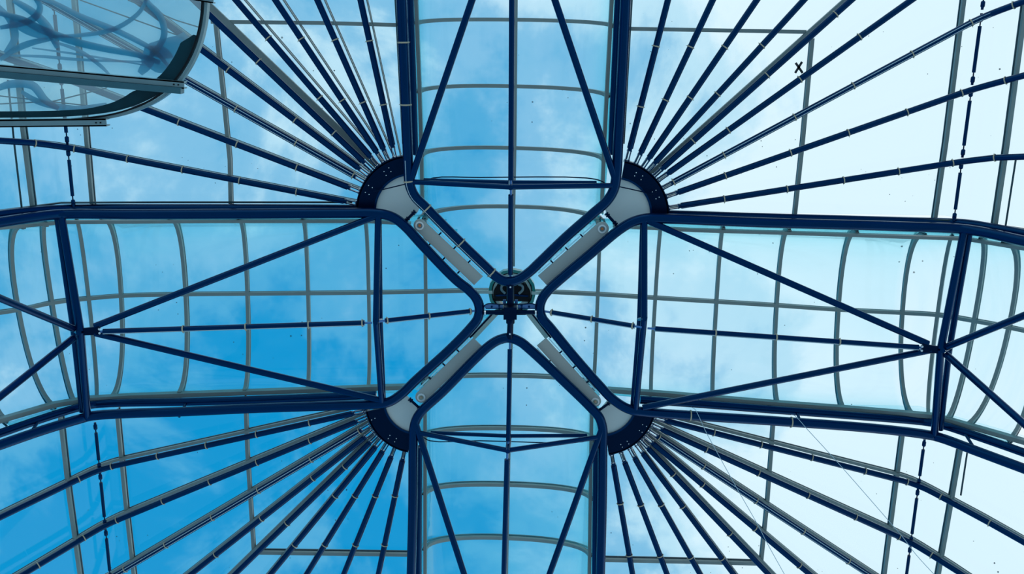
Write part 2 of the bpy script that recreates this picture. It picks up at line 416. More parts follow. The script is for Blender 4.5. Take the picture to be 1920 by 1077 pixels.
purlin(w7, [(112, 785), (128, 930), (150, 1090)]); purlin(w7, [(218, 770), (235, 950), (251, 1090)]); purlin(w7, [(460, 765), (463, 850), (475, 1035)])
purlin(w7, [(478, 1038), (620, 1040), (766, 1042)])
purlin(w8, [(1134, 1052), (1280, 1055), (1428, 1059)]); purlin(w8, [(1451, 790), (1440, 937), (1428, 1056)])
purlin(w8, [(1694, 812), (1676, 950), (1658, 1090)]); purlin(w8, [(1803, 840), (1782, 960), (1759, 1090)]); strip(w8, [(1814, 850), (1802, 930)])
# glazing frames that run beside the big beams, on the fan side
for w, pp in ((w5, [(-10, 397), (115, 381), (300, 380), (660, 380)]), (w6, [(1255, 398), (1500, 405), (1806, 414), (1930, 432)]),
              (w5, [(741, -60), (741, 0), (755, 270)]), (w6, [(1187, -60), (1185, 0), (1170, 270)]),
              ):
    mb = MB(); mb.sweep(dense([W(x, y, HG-.1) for x, y in pp], .7), .014, .0, .08); mb.build('edge_frame', M['gasket'], w)

# ------------------------------------------------------------------ big tubes
RC = .098
def ptube(name, px, h, r, label, cat, group=None, sub=6, parent=None, m='navy', sm=True):
    pts = smooth([Vector((x, y, 0)) for x, y in px], sub) if sm else [Vector((x, y, 0)) for x, y in px]
    ws = [W(p.x, p.y, h) for p in pts]
    mb = MB(); mb.tube(ws, r, 20)
    o = mb.build(name, M[m], parent)
    if label: tag(o, label, cat, group)
    return o, ws
def band(p, t, r, parent, th=.008, name='tie_band', m='cream', tail=True):
    mb = MB(); mb.tube(torus_pts(p, t, r+.008), th, 6, caps=False)
    mb.tube(torus_pts(p+t.normalized()*th*1.7, t, r+.008), th*.8, 6, caps=False)
    if tail:
        s = t.cross(Vector((0, 0, 1))).normalized()*random.choice((-1, 1))
        mb.tube([p+s*(r+.005), p+s*(r+.03)+Vector((0, 0, -.01))], th*.6, 5)
    return mb.build(name, M[m], parent)

chord_px = {
 'left': [(-30, 421), (0, 417), (60, 408), (115, 402), (240, 402), (480, 401), (640, 400), (699, 400), (723, 403), (741, 410), (759, 424), (792, 460), (855, 525), (880, 545), (893, 560), (899, 578), (896, 597), (882, 616), (842, 657), (780, 713), (752, 740), (730, 754), (706, 758), (630, 761), (480, 766), (350, 772), (175, 780), (150, 786), (75, 809), (0, 835), (-40, 849)],
 'right': [(1960, 460), (1919, 452), (1815, 431), (1690, 425), (1440, 418), (1335, 414), (1235, 410), (1210, 410), (1185, 417), (1160, 432), (1110, 474), (1060, 516), (1030, 543), (1017, 560), (1012, 579), (1017, 597), (1032, 615), (1072, 664), (1122, 721), (1150, 750), (1180, 768), (1210, 773), (1300, 780), (1440, 789), (1640, 804), (1740, 816), (1765, 822), (1830, 846), (1919, 879), (1960, 894)],
 'top': [(752, -50), (753, 0), (759, 150), (764, 270), (766, 320), (768, 345), (777, 367), (800, 391), (855, 447), (910, 500), (928, 517), (943, 526), (958, 528), (974, 523), (993, 510), (1010, 494), (1060, 446), (1110, 402), (1138, 377), (1151, 355), (1156, 325), (1159, 270), (1166, 150), (1173, 0), (1175, -50)],
 'bottom': [(770, 1120), (771, 1076), (774, 950), (775, 830), (776, 805), (781, 786), (792, 770), (830, 735), (892, 672), (917, 649), (935, 638), (955, 634), (975, 641), (994, 656), (1060, 718), (1108, 765), (1124, 784), (1130, 805), (1130, 830), (1129, 950), (1126, 1076), (1125, 1120)]}
chord_lab = {'left': 'large navy roof tube folded into the point aimed at the hub from the left', 'right': 'large navy roof tube folded into the point aimed at the hub from the right',
 'top': 'large navy roof tube folded into the V above the hub, with thin white cord', 'bottom': 'large navy roof tube folded into the pointed arch just below the hub'}
CH = {}
for k, px in chord_px.items():
    o, ws = ptube('roof_tube', px, 0, RC, chord_lab[k], 'roof tube'); CH[k] = (o, ws)
# cords and tie bands on the big tubes
def band_on(key, px, py, r=RC):
    o, ws = CH[key]; q = flat(px, py)
    i = min(range(1, len(ws)-1), key=lambda j: (ws[j]-q).length)
    a, b = ws[i-1], ws[i+1]; t = (b-a).normalized(); p = a+t*(q-a).dot(t)
    band(p, t, r, o, .008)
for px, py in ((763, 340), (798, 393), (862, 457), (921, 512)): band_on('top', px, py)
for px, py in ((1294, 779), (1483, 792)): band_on('right', px, py)
for px, py in ((755, 79), (762, 196)): band_on('top', px, py)
o, ws = CH['top']
cpts = [w+Vector((-.03, .05, -.085)) for w in ws if -8 < w.y < 9]
i0 = min(range(len(ws)), key=lambda j: (ws[j]-flat(765, 300)).length); i1 = min(range(len(ws)), key=lambda j: (ws[j]-flat(925, 515)).length)
MB().tube([w+Vector((-.045, .03, -.088)) for w in ws[i0:i1+1]], .007, 6).build('cord', M['wire'], o)

RU = .085
upper = [('left', [(-30, 409), (0, 403), (60, 396), (115, 392), (240, 391), (480, 391), (672, 392)], 'upper navy tube lying behind the upper left horizontal roof tube'),
 ('left', [(-40, 826), (0, 813), (75, 787), (150, 764), (185, 758), (350, 754), (480, 750), (706, 741)], 'upper navy tube lying behind the lower left horizontal roof tube'),
 ('right', [(1248, 402), (1440, 408), (1690, 415), (1808, 419), (1860, 427), (1919, 438), (1960, 447)], 'upper navy tube lying behind the upper right horizontal roof tube'),
 ('right', [(1200, 750), (1300, 757), (1440, 768), (1600, 780), (1730, 791), (1765, 797), (1830, 818), (1919, 849), (1960, 864)], 'upper navy tube lying behind the lower right horizontal roof tube'),
 ('top', [(767, -50), (768, 0), (773, 150), (777, 290)], 'upper navy tube beside the upright roof tube, upper left of the crossing'),
 ('top', [(1162, -50), (1160, 0), (1153, 150), (1147, 290)], 'upper navy tube beside the upright roof tube, upper right of the crossing'),
 ('bottom', [(784, 1120), (784, 1000), (785, 838)], 'upper navy tube beside the upright roof tube, lower left of the crossing'),
 ('bottom', [(1116, 1120), (1117, 1000), (1119, 838)], 'upper navy tube beside the upright roof tube, lower right of the crossing')]
for key, px, lab in upper:
    o, ws = ptube('upper_roof_tube', px, .55, RU if key in 'leftright' else .078, lab, 'roof tube')
    if key in ('left', 'right') and px[0][1] > 600 or key == 'right' and px[-1][1] > 600:   # short packers between the two tubes
        for t in (.3, .7):
            p = ws[int(len(ws)*t)]
            MB().tube([p, p+Vector((0, .12, -.5))], .03, 8).build('spacer', M['navy'], o)

# ------------------------------------------------------------------ braces
def brace(pa, ha, pb, hb, r, label, cat='brace', name='diagonal_brace', group=None, extra=None):
    a, b = W(*pa, ha), W(*pb, hb)
    o = MB().tube([a, b], r, 16).build(name, M['navy']); tag(o, label, cat, group); return o
brace((178, 612), -.55, (706, 405), -.03, .064, 'navy diagonal brace from the left node up to the upper left beam', group=None)
brace((178, 625), -.55, (718, 752), -.03, .064, 'navy diagonal brace from the left node down to the lower left beam')
brace((138, 617), -.6, (-30, 547), -2.0, .066, 'navy diagonal brace from the left node to the left picture edge, upper one')
brace((138, 634), -.6, (-30, 768), -2.0, .066, 'navy diagonal brace from the left node to the left picture edge, lower one')
brace((1740, 645), -.55, (1214, 414), -.03, .064, 'navy diagonal brace from the right node up to the upper right beam')
brace((1745, 657), -.55, (1205, 765), -.03, .064, 'navy diagonal brace from the right node down to the lower right beam')
brace((1772, 652), -.6, (1950, 580), -2.0, .066, 'navy diagonal brace from the right node to the right picture edge, upper one')
brace((1774, 665), -.6, (1950, 822), -2.0, .066, 'navy diagonal brace from the right node to the right picture edge, lower one')
brace((769, 342), -.03, (894, -26), -.3, .064, 'navy brace leaning to the top edge from the upper left bend')
brace((1154, 338), -.03, (1033, -22), -.3, .064, 'navy brace leaning to the top edge from the upper right bend')
brace((779, 793), -.03, (884, 1120), -.3, .066, 'navy brace leaning to the bottom edge from the lower left bend')
brace((1130, 800), -.03, (1015, 1120), -.3, .066, 'navy brace leaning to the bottom edge from the lower right bend')

def crossframe(a, mid, b, hm, a2, m2, b2, h2, r, label, hm2=None, gusset=None, cable=None):
    t = empty('cross_strut', W(*mid, hm), label, 'strut')
    A, Mi, B = W(*a, -.02), flat(*mid, hm), W(*b, -.02)
    MB().tube([A, Mi], r, 16).build('lower_tube', M['navy'], t)
    MB().tube([Mi, B], r, 16).build('lower_tube', M['navy'], t)
    MB().tube([W(*a2, h2), flat(*m2, hm2 if hm2 is not None else h2)], r*.8, 14).build('upper_tube', M['navy'], t)
    MB().tube([flat(*m2, hm2 if hm2 is not None else h2), W(*b2, h2)], r*.8, 14).build('upper_tube', M['navy'], t)
    s = MB(); s.tube([Mi+Vector((0, 0, -r*1.1)), flat(*m2, (hm2 if hm2 is not None else h2))+Vector((0, 0, .03))], .05, 12); s.build('node_sleeve', M['navy'], t)
    if cable:
        MB().tube(smooth([flat(x, y, .3) for x, y in cable], 4), .012, 6).build('cable', M['navy_dark'], t)
    return t
tL = crossframe((115, 405), (151, 622), (164, 784), -.6, (107, 404), (138, 620), (154, 772), .1, .074, 'navy bent cross strut carrying the node near the left edge', -.35)
tR = crossframe((1808, 432), (1764, 655), (1752, 818), -.6, (1818, 436), (1780, 655), (1763, 806), .1, .074, 'navy bent cross strut carrying the node near the right edge', -.35)
crossframe((709, 402), (705, 603), (716, 756), -.65, (711, 404), (713, 600), (719, 750), .1, .062, 'navy cross strut just left of the diagonal lamp panels', -.25)
crossframe((1208, 412), (1208, 596), (1192, 768), -.65, (1205, 414), (1199, 600), (1186, 765), .1, .062, 'navy cross strut just right of the diagonal lamp panels', -.25)
crossframe((770, 341), (957, 351), (1155, 348), -.55, (795, 338), (957, 342), (1118, 343), .1, .05, 'navy cross strut above the hub with a cable over it', -.15,
           cable=[(795, 342), (812, 334), (900, 333), (1100, 334), (1128, 340), (1140, 348)])
crossframe((776, 810), (952, 845), (1131, 819), -.65, (808, 812), (955, 818), (1100, 817), .1, .05, 'navy cross strut below the hub with a cable under it', -.2,
           cable=[(790, 818), (806, 827), (900, 827), (1092, 829), (1108, 822)])
# node gussets
for t, s, (gx, gy) in ((tL, 1, (151, 621)), (tR, -1, (1764, 655))):
    c = flat(gx, gy, -.6)
    tip = .36*s
    MB().prism([c+Vector((0, -.05, -.01)), c+Vector((tip, -.10, -.01)), c+Vector((tip, .07, -.01)), c+Vector((0, .09, -.01))], .03).build('gusset', M['navy_dark'], t)
    for dy in (-.05, .03):
        MB().disc(c+Vector((tip+.01*s, dy, -.03)), .022, .04, 10).build('bolt', M['chrome'], t)

# spine tubes that run down the middle of each arm
def spine(pa, ha, pb, hb, r, ties, label, cord=True):
    a, b = W(*pa, ha), W(*pb, hb); t = (b-a).normalized()
    e = empty('spine_tube', a, label, 'tube')
    MB().tube([a, b], r, 16).build('tube', M['navy'], e)
    MB().tube([a-t*.14, a], .022, 8).build('end_pin', M['blue_steel'], e); MB().tube([b, b+t*.14], .022, 8).build('end_pin', M['blue_steel'], e)
    if cord:
        s = t.cross(Vector((0, 0, 1))).normalized(); s = s if s.y > 0 else -s
        MB().tube([a+s*r*.6+Vector((0, 0, -r*.85)), b+s*r*.6+Vector((0, 0, -r*.85))], .008, 6).build('cord', M['wire'], e)
    for q in ties: band(a.lerp(b, q), t, r+.004, e, .008, m='cream')
spine((194, 622), -.58, (684, 606), -.6, .054, (.305, .545, .785, .99), 'long navy spine tube of the left arm, tied with cord')
spine((722, 602), -.6, (884, 584), -.05, .050, (.02, .5, .98), 'short sloping navy spine tube left of the hub')
spine((1722, 652), -.58, (1228, 617), -.6, .054, (.30, .54, .77), 'long navy spine tube of the right arm, tied with cord')
spine((1190, 612), -.6, (1032, 586), -.05, .050, (.02, .5, .98), 'short sloping navy spine tube right of the hub')
spine((960, -30), -.4, (958, 338), -.5, .052, (), 'long navy spine tube of the upper arm, reaching the top edge', False)
spine((958, 366), -.5, (957, 514), 0, .050, (), 'short navy spine tube between the hub and the upper cross strut', False)
spine((944, 1110), -.4, (951, 862), -.55, .056, (), 'long navy spine tube of the lower arm, reaching the bottom edge', False)
spine((953, 828), -.5, (956, 655), -.05, .046, (), 'short navy spine tube between the hub and the lower cross strut', False)

# ------------------------------------------------------------------ fans of rafters
HRaf = .42
fans = {
 'upper left': [
  ([(670, 382), (650, 374), (560, 356), (450, 336), (343, 315), (240, 297), (140, 279), (100, 273), (60, 268), (0, 264), (-30, 262)], 'x', [66, 140, 240, 343, 450, 557]),
  ([(676, 360), (655, 352), (560, 315), (480, 283), (338, 230), (275, 206), (110, 145), (0, 105)], 'x', [240, 336, 445, 557]),
  ([(685, 342), (665, 332), (553, 270), (480, 228), (443, 207), (345, 150), (100, 8), (60, -20)], 'x', [345, 442, 554, 662]),
  ([(692, 330), (620, 276), (555, 228), (480, 170), (375, 92), (250, -3)], 'x', [428, 553]),
  ([(699, 320), (620, 248), (480, 119), (390, 30), (355, -8)], 'y', [120, 252]),
  ([(710, 312), (670, 270), (595, 188), (500, 75), (432, -12)], 'y', [75, 188]),
  ([(720, 306), (690, 266), (637, 192), (563, 75), (507, -14)], 'y', [75, 192]),
  ([(729, 302), (715, 270), (682, 192), (629, 75), (589, -14)], 'y', [75, 192]),
  ([(741, 297), (736, 268), (723, 196), (694, 77), (673, -14)], 'y', [77, 196])],
 'upper right': [
  ([(1252, 390), (1275, 385), (1357, 371), (1475, 354), (1581, 337), (1684, 321), (1785, 306), (1825, 299), (1865, 296), (1919, 294), (1960, 293)], 'x', [1357, 1475, 1581, 1684, 1785, 1865]),
  ([(1248, 369), (1270, 362), (1360, 331), (1482, 288), (1590, 249), (1700, 211), (1802, 175), (1845, 163), (1885, 151), (1919, 142), (1960, 132)], 'x', [1360, 1482, 1590, 1700, 1802, 1885]),
  ([(1240, 354), (1262, 342), (1357, 291), (1490, 221), (1600, 162), (1710, 102), (1820, 43), (1865, 22), (1919, 3), (1960, -12)], 'x', [1255, 1357, 1490, 1600, 1710, 1820, 1900]),
  ([(1233, 339), (1330, 269), (1366, 246), (1440, 195), (1500, 150), (1612, 71), (1710, 0), (1740, -22)], 'x', [1366, 1500, 1612]),
  ([(1224, 332), (1302, 264), (1440, 144), (1567, 28), (1598, 0), (1612, -14)], 'x', [1300, 1440, 1567]),
  ([(1212, 323), (1262, 270), (1347, 179), (1430, 88), (1508, 0), (1520, -14)], 'y', [88, 179]),
  ([(1203, 317), (1235, 270), (1295, 185), (1360, 90), (1420, 0), (1430, -16)], 'y', [90, 185]),
  ([(1191, 309), (1207, 270), (1247, 188), (1295, 89), (1336, 0), (1344, -16)], 'y', [89, 188]),
  ([(1175, 303), (1182, 270), (1199, 200), (1229, 87), (1252, 0), (1257, -18)], 'y', [87, 200])],
 'lower left': [
  ([(683, 771), (662, 775), (580, 791), (479, 811), (387, 835), (296, 856), (210, 875), (175, 884), (147, 898), (0, 971), (-30, 986)], 'x', [147, 210, 296, 387, 480, 580]),
  ([(688, 783), (640, 806), (582, 828), (479, 868), (394, 905), (306, 941), (220, 976), (190, 990), (157, 1008), (55, 1071), (20, 1092)], 'x', [72, 157, 220, 306, 394, 482, 582]),
  ([(694, 797), (680, 806), (585, 864), (480, 927), (400, 973), (312, 1024), (235, 1068), (200, 1090)], 'x', [235, 312, 400, 487, 585, 680]),
  ([(700, 808), (587, 897), (490, 972), (405, 1041), (362, 1073), (340, 1092)], 'x', [405, 490, 587]),
  ([(708, 816), (646, 875), (539, 982), (480, 1040), (445, 1073), (428, 1090)], 'x', [539, 646]),
  ([(717, 823), (705, 836), (628, 930), (552, 1022), (508, 1076), (494, 1094)], 'y', [930, 1022]),
  ([(728, 830), (720, 843), (665, 930), (609, 1022), (576, 1076), (565, 1094)], 'y', [930, 1022]),
  ([(741, 838), (735, 852), (703, 930), (666, 1022), (645, 1076), (638, 1094)], 'y', [930, 1022]),
  ([(759, 843), (755, 860), (741, 930), (721, 1022), (710, 1076), (706, 1094)], 'y', [930, 1022])],
 'lower right': [
  ([(1228, 784), (1250, 788), (1339, 810), (1427, 834), (1522, 858), (1622, 883), (1700, 904), (1735, 914), (1765, 930), (1855, 981), (1919, 1017), (1950, 1035)], 'x', [1339, 1427, 1522, 1622, 1700, 1765, 1855]),
  ([(1222, 797), (1240, 806), (1324, 843), (1422, 887), (1515, 929), (1604, 970), (1685, 1007), (1717, 1023), (1747, 1041), (1795, 1072), (1825, 1092)], 'x', [1324, 1422, 1515, 1604, 1685, 1747]),
  ([(1216, 808), (1227, 817), (1317, 877), (1417, 940), (1505, 998), (1590, 1053), (1625, 1076), (1650, 1092)], 'x', [1228, 1317, 1417, 1505, 1590]),
  ([(1208, 818), (1225, 834), (1315, 911), (1412, 994), (1497, 1062), (1515, 1076), (1538, 1094)], 'x', [1315, 1412, 1497]),
  ([(1201, 826), (1260, 891), (1367, 1002), (1427, 1064), (1455, 1092)], 'x', [1260, 1367]),
  ([(1193, 834), (1200, 846), (1280, 950), (1354, 1047), (1375, 1076), (1388, 1094)], 'y', [950, 1047]),
  ([(1180, 841), (1186, 855), (1239, 947), (1295, 1045), (1312, 1076), (1322, 1094)], 'y', [947, 1045]),
  ([(1164, 848), (1170, 862), (1201, 947), (1238, 1042), (1250, 1076), (1257, 1094)], 'y', [947, 1042]),
  ([(1147, 852), (1150, 867), (1162, 944), (1180, 1041), (1186, 1076), (1189, 1094)], 'y', [944, 1041])]}
ordn = ['first', 'second', 'third', 'fourth', 'fifth', 'sixth', 'seventh', 'eighth', 'ninth']
win = {'upper left': w5, 'upper right': w6, 'lower left': w7, 'lower right': w8}
RR = .061
barshift = {'upper left': Vector((.065, -.02, 0)), 'upper right': Vector((.05, .06, 0)), 'lower left': Vector((0, .0, 0)), 'lower right': Vector((0, 0, 0))}
def at_coord(px, ax, val):
    i = 0 if ax == 'x' else 1
    for a, b in zip(px, px[1:]):
        lo, hi = sorted((a[i], b[i]))
        if lo <= val <= hi and hi > lo:
            t = (val-a[i])/(b[i]-a[i]); return (a[0]+(b[0]-a[0])*t, a[1]+(b[1]-a[1])*t)
for q, rafters in fans.items():
    for k, (px, ax, ties) in enumerate(rafters):
        hip = k == 4
        beam = 'horizontal beam'
        pos = f'{ordn[k]} out from the horizontal beam' if k < 5 else (f'{ordn[8-k]} out from the upright beam' if k > 5 else 'fourth out from the upright beam')
        lab = f'slim navy rafter of the {q} fan, {pos}'
        if hip: lab = f'navy hip rafter of the {q} fan, under the wide grey bar'
        root = W(*px[0], HRaf)
        e = empty('rafter', root, lab, 'rafter', f'rafters of the {q} fan')
        ws = [W(x, y, HRaf) for x, y in px]
        # straighten the flat part, keep the bend at the eaves line
        kn = [i for i in range(len(ws)) if XL < ws[i].x < XR]
        a = ws[kn[0]]; b = ws[kn[-1]]
        if kn[-1]-kn[0] > 1:
            far = b
            if len(kn) < len(ws):       # find the point on the bend line
                o_ = ws[kn[-1]+1]; xx = XL if o_.x < XL else XR
                t_ = (xx-a.x)/(b.x-a.x); far = a+(b-a)*t_; far.z = a.z
                line = [a, far]+[w for w in ws[kn[-1]+1:] if abs(w.x) > abs(xx)+.35]
            else: line = [a, b]
        else: line = ws
        # mitred bend -> short curve
        pl_ = []
        for i, p in enumerate(line):
            if 0 < i < len(line)-1 and i == 1 and len(kn) < len(ws):
                u = (line[i-1]-p).normalized()*.35; v = (line[i+1]-p).normalized()*.35
                for t in (0, .25, .5, .75, 1): pl_.append((p+u)*(1-t)**2+p*2*t*(1-t)+(p+v)*t*t)
            else: pl_.append(p)
        line = pl_
        line[-1] = line[-1]+(line[-1]-line[-2]).normalized()*.9
        d0 = (line[1]-line[0]).normalized(); s0 = d0.cross(Vector((0, 0, 1))).normalized(); up = Vector((0, 0, 1))
        start = line[0]+d0*.26
        tl = [start]+line[1:]
        r = RR if not hip else RR
        MB().tube(dense(tl, 1.0), r, 14).build('tube', M['navy'], e)
        # forked end pinned to the collar
        mb = MB(); c = line[0]+d0*.12
        for s in (-1, 1): mb.box(c+s0*.03*s, d0*.17, s0*.009, up*.038)
        mb.tube([start-d0*.05, start+d0*.02], .045, 10)
        mb.build('fork_end', M['navy'], e)
        MB().tube([line[0]+d0*.03-s0*.055, line[0]+d0*.03+s0*.055], .016, 8).build('pin', M['chrome'], e)
        MB().tube([start-d0*.05-s0*.052, start-d0*.05+s0*.052], .013, 8).build('pin', M['chrome'], e)
        for v in ties:
            pp = at_coord(px, ax, v)
            if not pp: continue
            g = W(*pp, HRaf); best = None
            for a_, b_ in zip(tl, tl[1:]):
                dd = b_-a_; t = max(0, min(1, (g-a_).dot(dd)/dd.length_squared)); c_ = a_+dd*t
                if best is None or (c_-g).length < best[0]: best = ((c_-g).length, c_, dd)
            band(best[1], best[2], r+.001, e, .0065)
        if k == 2 or (k == 3 and q == 'nothing'):
            for s in (-1, 1):
                MB().tube([p+s0*.028*s+Vector((0, 0, -.052)) for p in dense(tl, 1.5)], .0075, 6).build('cord', M['wire'], e)
        # grey glazing bar over the rafter, part of the glazed roof
        bl = [p+up*(HG-HRaf-.02)+barshift[q] for p in dense(line, 1.0)]
        if q == 'upper left' and k < 4: bl = [p+(s0 if s0.y > 0 else -s0)*.05 for p in bl]
        if q == 'upper right' and (hip or k > 5): bl = [p+(-s0 if s0.y > 0 else s0)*(.07 if hip else .03) for p in bl]
        wbar = .060 if hip else (.010 if q.startswith('upper') else .030)
        bar_obj(bl, win[q], None, wbar, 'glazing_bar')

# tie rods with turnbuckles along the eaves bend, between the rafters
def tie_rod(pa, pb, h, label):
    a, b = flat(*pa, h), flat(*pb, h); a.x = b.x = (XL if pa[0] < 960 else XR)
    if abs(a.y-b.y) < .05: return
    d = (b-a).normalized(); e = empty('tie_rod', a, label, 'tie rod', 'tie rods along the bends of the roof')
    L_ = (b-a).length
    MB().tube([a+d*.26, b-d*.26], .034, 12).build('rod', M['navy'], e)
    for p, s in ((a, 1), (b, -1)):
        q = p+d*s*.06
        MB().tube([q, q+d*s*.24], .013, 8).build('threaded_end', M['navy_dark'], e)
        MB().tube([q-d*s*.03, q+d*s*.01, q+d*s*.03, q+d*s*.11, q+d*s*.13], [.024, .026, .040, .040, .024], 10).build('turnbuckle', M['navy'], e)
tie_rod((113, 392), (104, 274), HRaf, 'navy tie rod above the upper left beam, by the left edge')
tie_rod((104, 274), (90, 140), HRaf, 'navy tie rod near the left edge that runs up behind the glass canopy')
tie_rod((90, 138), (75, 0), HRaf, 'navy tie rod seen through the glass canopy at upper left')
tie_rod((167, 790), (176, 884), HRaf, 'navy tie rod just below the lower left beam')
tie_rod((176, 884), (190, 990), HRaf, 'navy tie rod of the lower left fan, between its two lowest-angled rafters')
tie_rod((190, 990), (205, 1090), HRaf, 'navy tie rod running out of the bottom edge at lower left')
tie_rod((1812, 418), (1828, 299), HRaf, 'navy tie rod just above the upper right beam')
tie_rod((1828, 299), (1846, 163), HRaf, 'navy tie rod midway up the upper right fan')
tie_rod((1846, 163), (1864, 22), HRaf, 'navy tie rod high in the upper right fan')
tie_rod((1864, 22), (1880, -80), HRaf, 'navy tie rod running out of the top edge at upper right')
tie_rod((1750, 822), (1735, 914), HRaf, 'navy tie rod just below the lower right beam')
tie_rod((1735, 914), (1718, 1022), HRaf, 'navy tie rod midway down the lower right fan')
tie_rod((1718, 1022), (1702, 1100), HRaf, 'navy tie rod running out of the bottom edge at lower right')

# ------------------------------------------------------------------ collars, soffits
def circ_px(c, r, a0, a1, n=20):
    return [(c[0]+math.cos(math.radians(a0+(a1-a0)*i/n))*r, c[1]+math.sin(math.radians(a0+(a1-a0)*i/n))*r) for i in range(n+1)]
collars = {'upper left': ((771, 395), 68, 102, 182, 264, [(720, 316+6), (729, 315), (733, 322), (724, 329), (691, 348), (698, 352), (685, 361), (692, 365)]),
 'upper right': ((1154, 401), 67, 99, 280, 360, [(1190, 330), (1193, 324), (1205, 330), (1202, 337), (1223, 360), (1230, 357), (1230, 373), (1236, 370)]),
 'lower left': ((782, 752), 62, 97, 100, 168, [(697, 788), (703, 785), (731, 817), (728, 823), (743, 823), (740, 829)]),
 'lower right': ((1129, 752), 65, 101, 12, 83, [(1205, 797), (1212, 800), (1199, 808), (1204, 811), (1176, 828), (1164, 834), (1179, 833), (1167, 839)])}
for q, (c, r0, r1, a0, a1, bolts) in collars.items():
    inn = circ_px(c, r0, a0, a1); out = circ_px(c, r1, a0, a1)
    e = empty('fan_collar', flat(*c, .2), f'dark navy curved collar plate gathering the {q} fan of rafters', 'collar')
    hh = .32
    pts = [flat(x, y, hh) for x, y in inn+out[::-1]]
    MB().prism(pts, .05).build('plate', M['navy_dark'], e)
    rim = [flat(x, y, hh-.02) for x, y in inn]
    MB().sweep(rim, .02, 0, .16).build('inner_rim', M['navy'], e)
    rim = [flat(x, y, hh) for x, y in out]
    MB().sweep(rim, .02, 0, .2).build('outer_rim', M['navy_dark'], e)
    for x, y in bolts:
        MB().disc(flat(x, y, hh-.016), .010, .016, 8).build('bolt', M['chrome'], e)
soff = {'upper left': [(697, 396), (700, 378), (712, 352), (733, 335), (762, 325), (768, 345), (778, 368), (790, 383), (783, 398), (768, 412), (752, 418), (738, 408), (720, 402)],
 'upper right': [(1161, 333), (1180, 338), (1204, 350), (1222, 372), (1228, 405), (1205, 409), (1184, 418), (1165, 428), (1155, 421), (1137, 401), (1132, 382), (1145, 370), (1154, 350)],
 'lower left': [(712, 762), (722, 780), (742, 805), (765, 814), (776, 812), (779, 792), (793, 768), (786, 765), (772, 752), (758, 738), (745, 745), (730, 755)],
 'lower right': [(1128, 815), (1160, 812), (1185, 795), (1198, 775), (1180, 768), (1155, 754), (1145, 745), (1128, 765), (1112, 772), (1124, 788)]}
for q, pp in soff.items():
    o = MB().prism([flat(x, y, .34) for x, y in pp], .04).build('soffit_panel', M['soffit'])
    tag(o, f'pale grey soffit panel filling the corner inside the {q} collar', 'panel')
MB_ = MB().tube([flat(x, y, .16) for x, y in ((700, 360), (712, 357), (762, 345))], .011, 6).build('cable', M['navy_dark']); tag(MB_, 'thin dark cable crossing the upper left soffit panel', 'cable')
MB_ = MB().tube(smooth([flat(x, y, .16) for x, y in ((1160, 350), (1205, 360), (1222, 365), (1232, 360))], 4), .011, 6).build('cable', M['navy_dark']); tag(MB_, 'thin dark cable crossing the upper right soffit panel', 'cable')

# ------------------------------------------------------------------ diagonal lamp panels
panels = {'upper left': ((787, 423), (905, 519), (889, 535), True, [(762, 413), (778, 397)]),
 'upper right': ((1129, 429), (1009, 518), (1026, 536), True, [(1137, 401), (1155, 421)]),
 'lower left': ((790, 745), (887, 635), (904, 650), False, [(768, 749), (788, 767)]),
 'lower right': ((1116, 753), (1024, 635), (1007, 649), False, [(1144, 755), (1119, 773)])}
for q, (dc, e1, e2, orange, br) in panels.items():
    hp = .16
    C = flat(*dc, hp); E1 = flat(*e1, hp); E2 = flat(*e2, hp); Em = (E1+E2)/2; d = (Em-C).normalized(); s = Vector((-d.y, d.x, 0)); hw = (E1-E2).length/2
    e = empty('lamp_panel', C, f'slanting grey strip panel with round lamp, {q} arm of the crossing', 'lamp panel')
    L_ = (Em-C).length
    arc = [C+(-d*math.cos(a)+s*math.sin(a))*hw for a in [math.pi/2*(-1+2*i/14) for i in range(15)]]
    MB().prism(arc+[Em+s*hw, Em-s*hw], .05).build('panel', M['panel'], e)
    # bright side flanges in four lengths with dark clips between
    for sg in (-1, 1):
        for i in range(4):
            a = C+d*(L_*(i/4)+.03)+s*sg*(hw+.035); b = C+d*(L_*((i+1)/4)-.04)+s*sg*(hw+.035)
            MB().sweep([a, b], .013, .03, .036).build('side_flange', M['acrylic'], e)
        for i in (1, 2, 3):
            p = C+d*L_*i/4+s*sg*(hw+.03)+Vector((0, 0, .03))
            MB().box(p, d*.014, s*.035, Vector((0, 0, .015))).build('clip', M['navy_dark'], e)
    lamp = MB().disc(C+Vector((0, 0, -.035)), .085, .05, 28, .055).build('lamp_ring', M['white'], e)
    MB().disc(C+Vector((0, 0, -.012)), .055, .012, 24).build('lamp_reflector', M['creamring'] if not orange else M['channel'], e)
    bm = MB(); cc = C+Vector((0, 0, -.012))
    bm.tube([cc+Vector((0, 0, z)) for z in (-.045, -.04, -.028, -.01, .0)], [.006, .018, .028, .030, .030], 14)
    o = bm.build('bulb', M['orange'] if orange else M['amber'], e)
    a, b = flat(*br[0], .12), flat(*br[1], .12); bd = (b-a).normalized()
    MB().tube([a, b], .028, 10).build('end_bracket', M['navy_dark'], e)
    for p in (a, b, a+bd*.045, b-bd*.045): MB().tube([p-bd*.012, p+bd*.012], .045, 12).build('flange', M['navy_dark'], e)

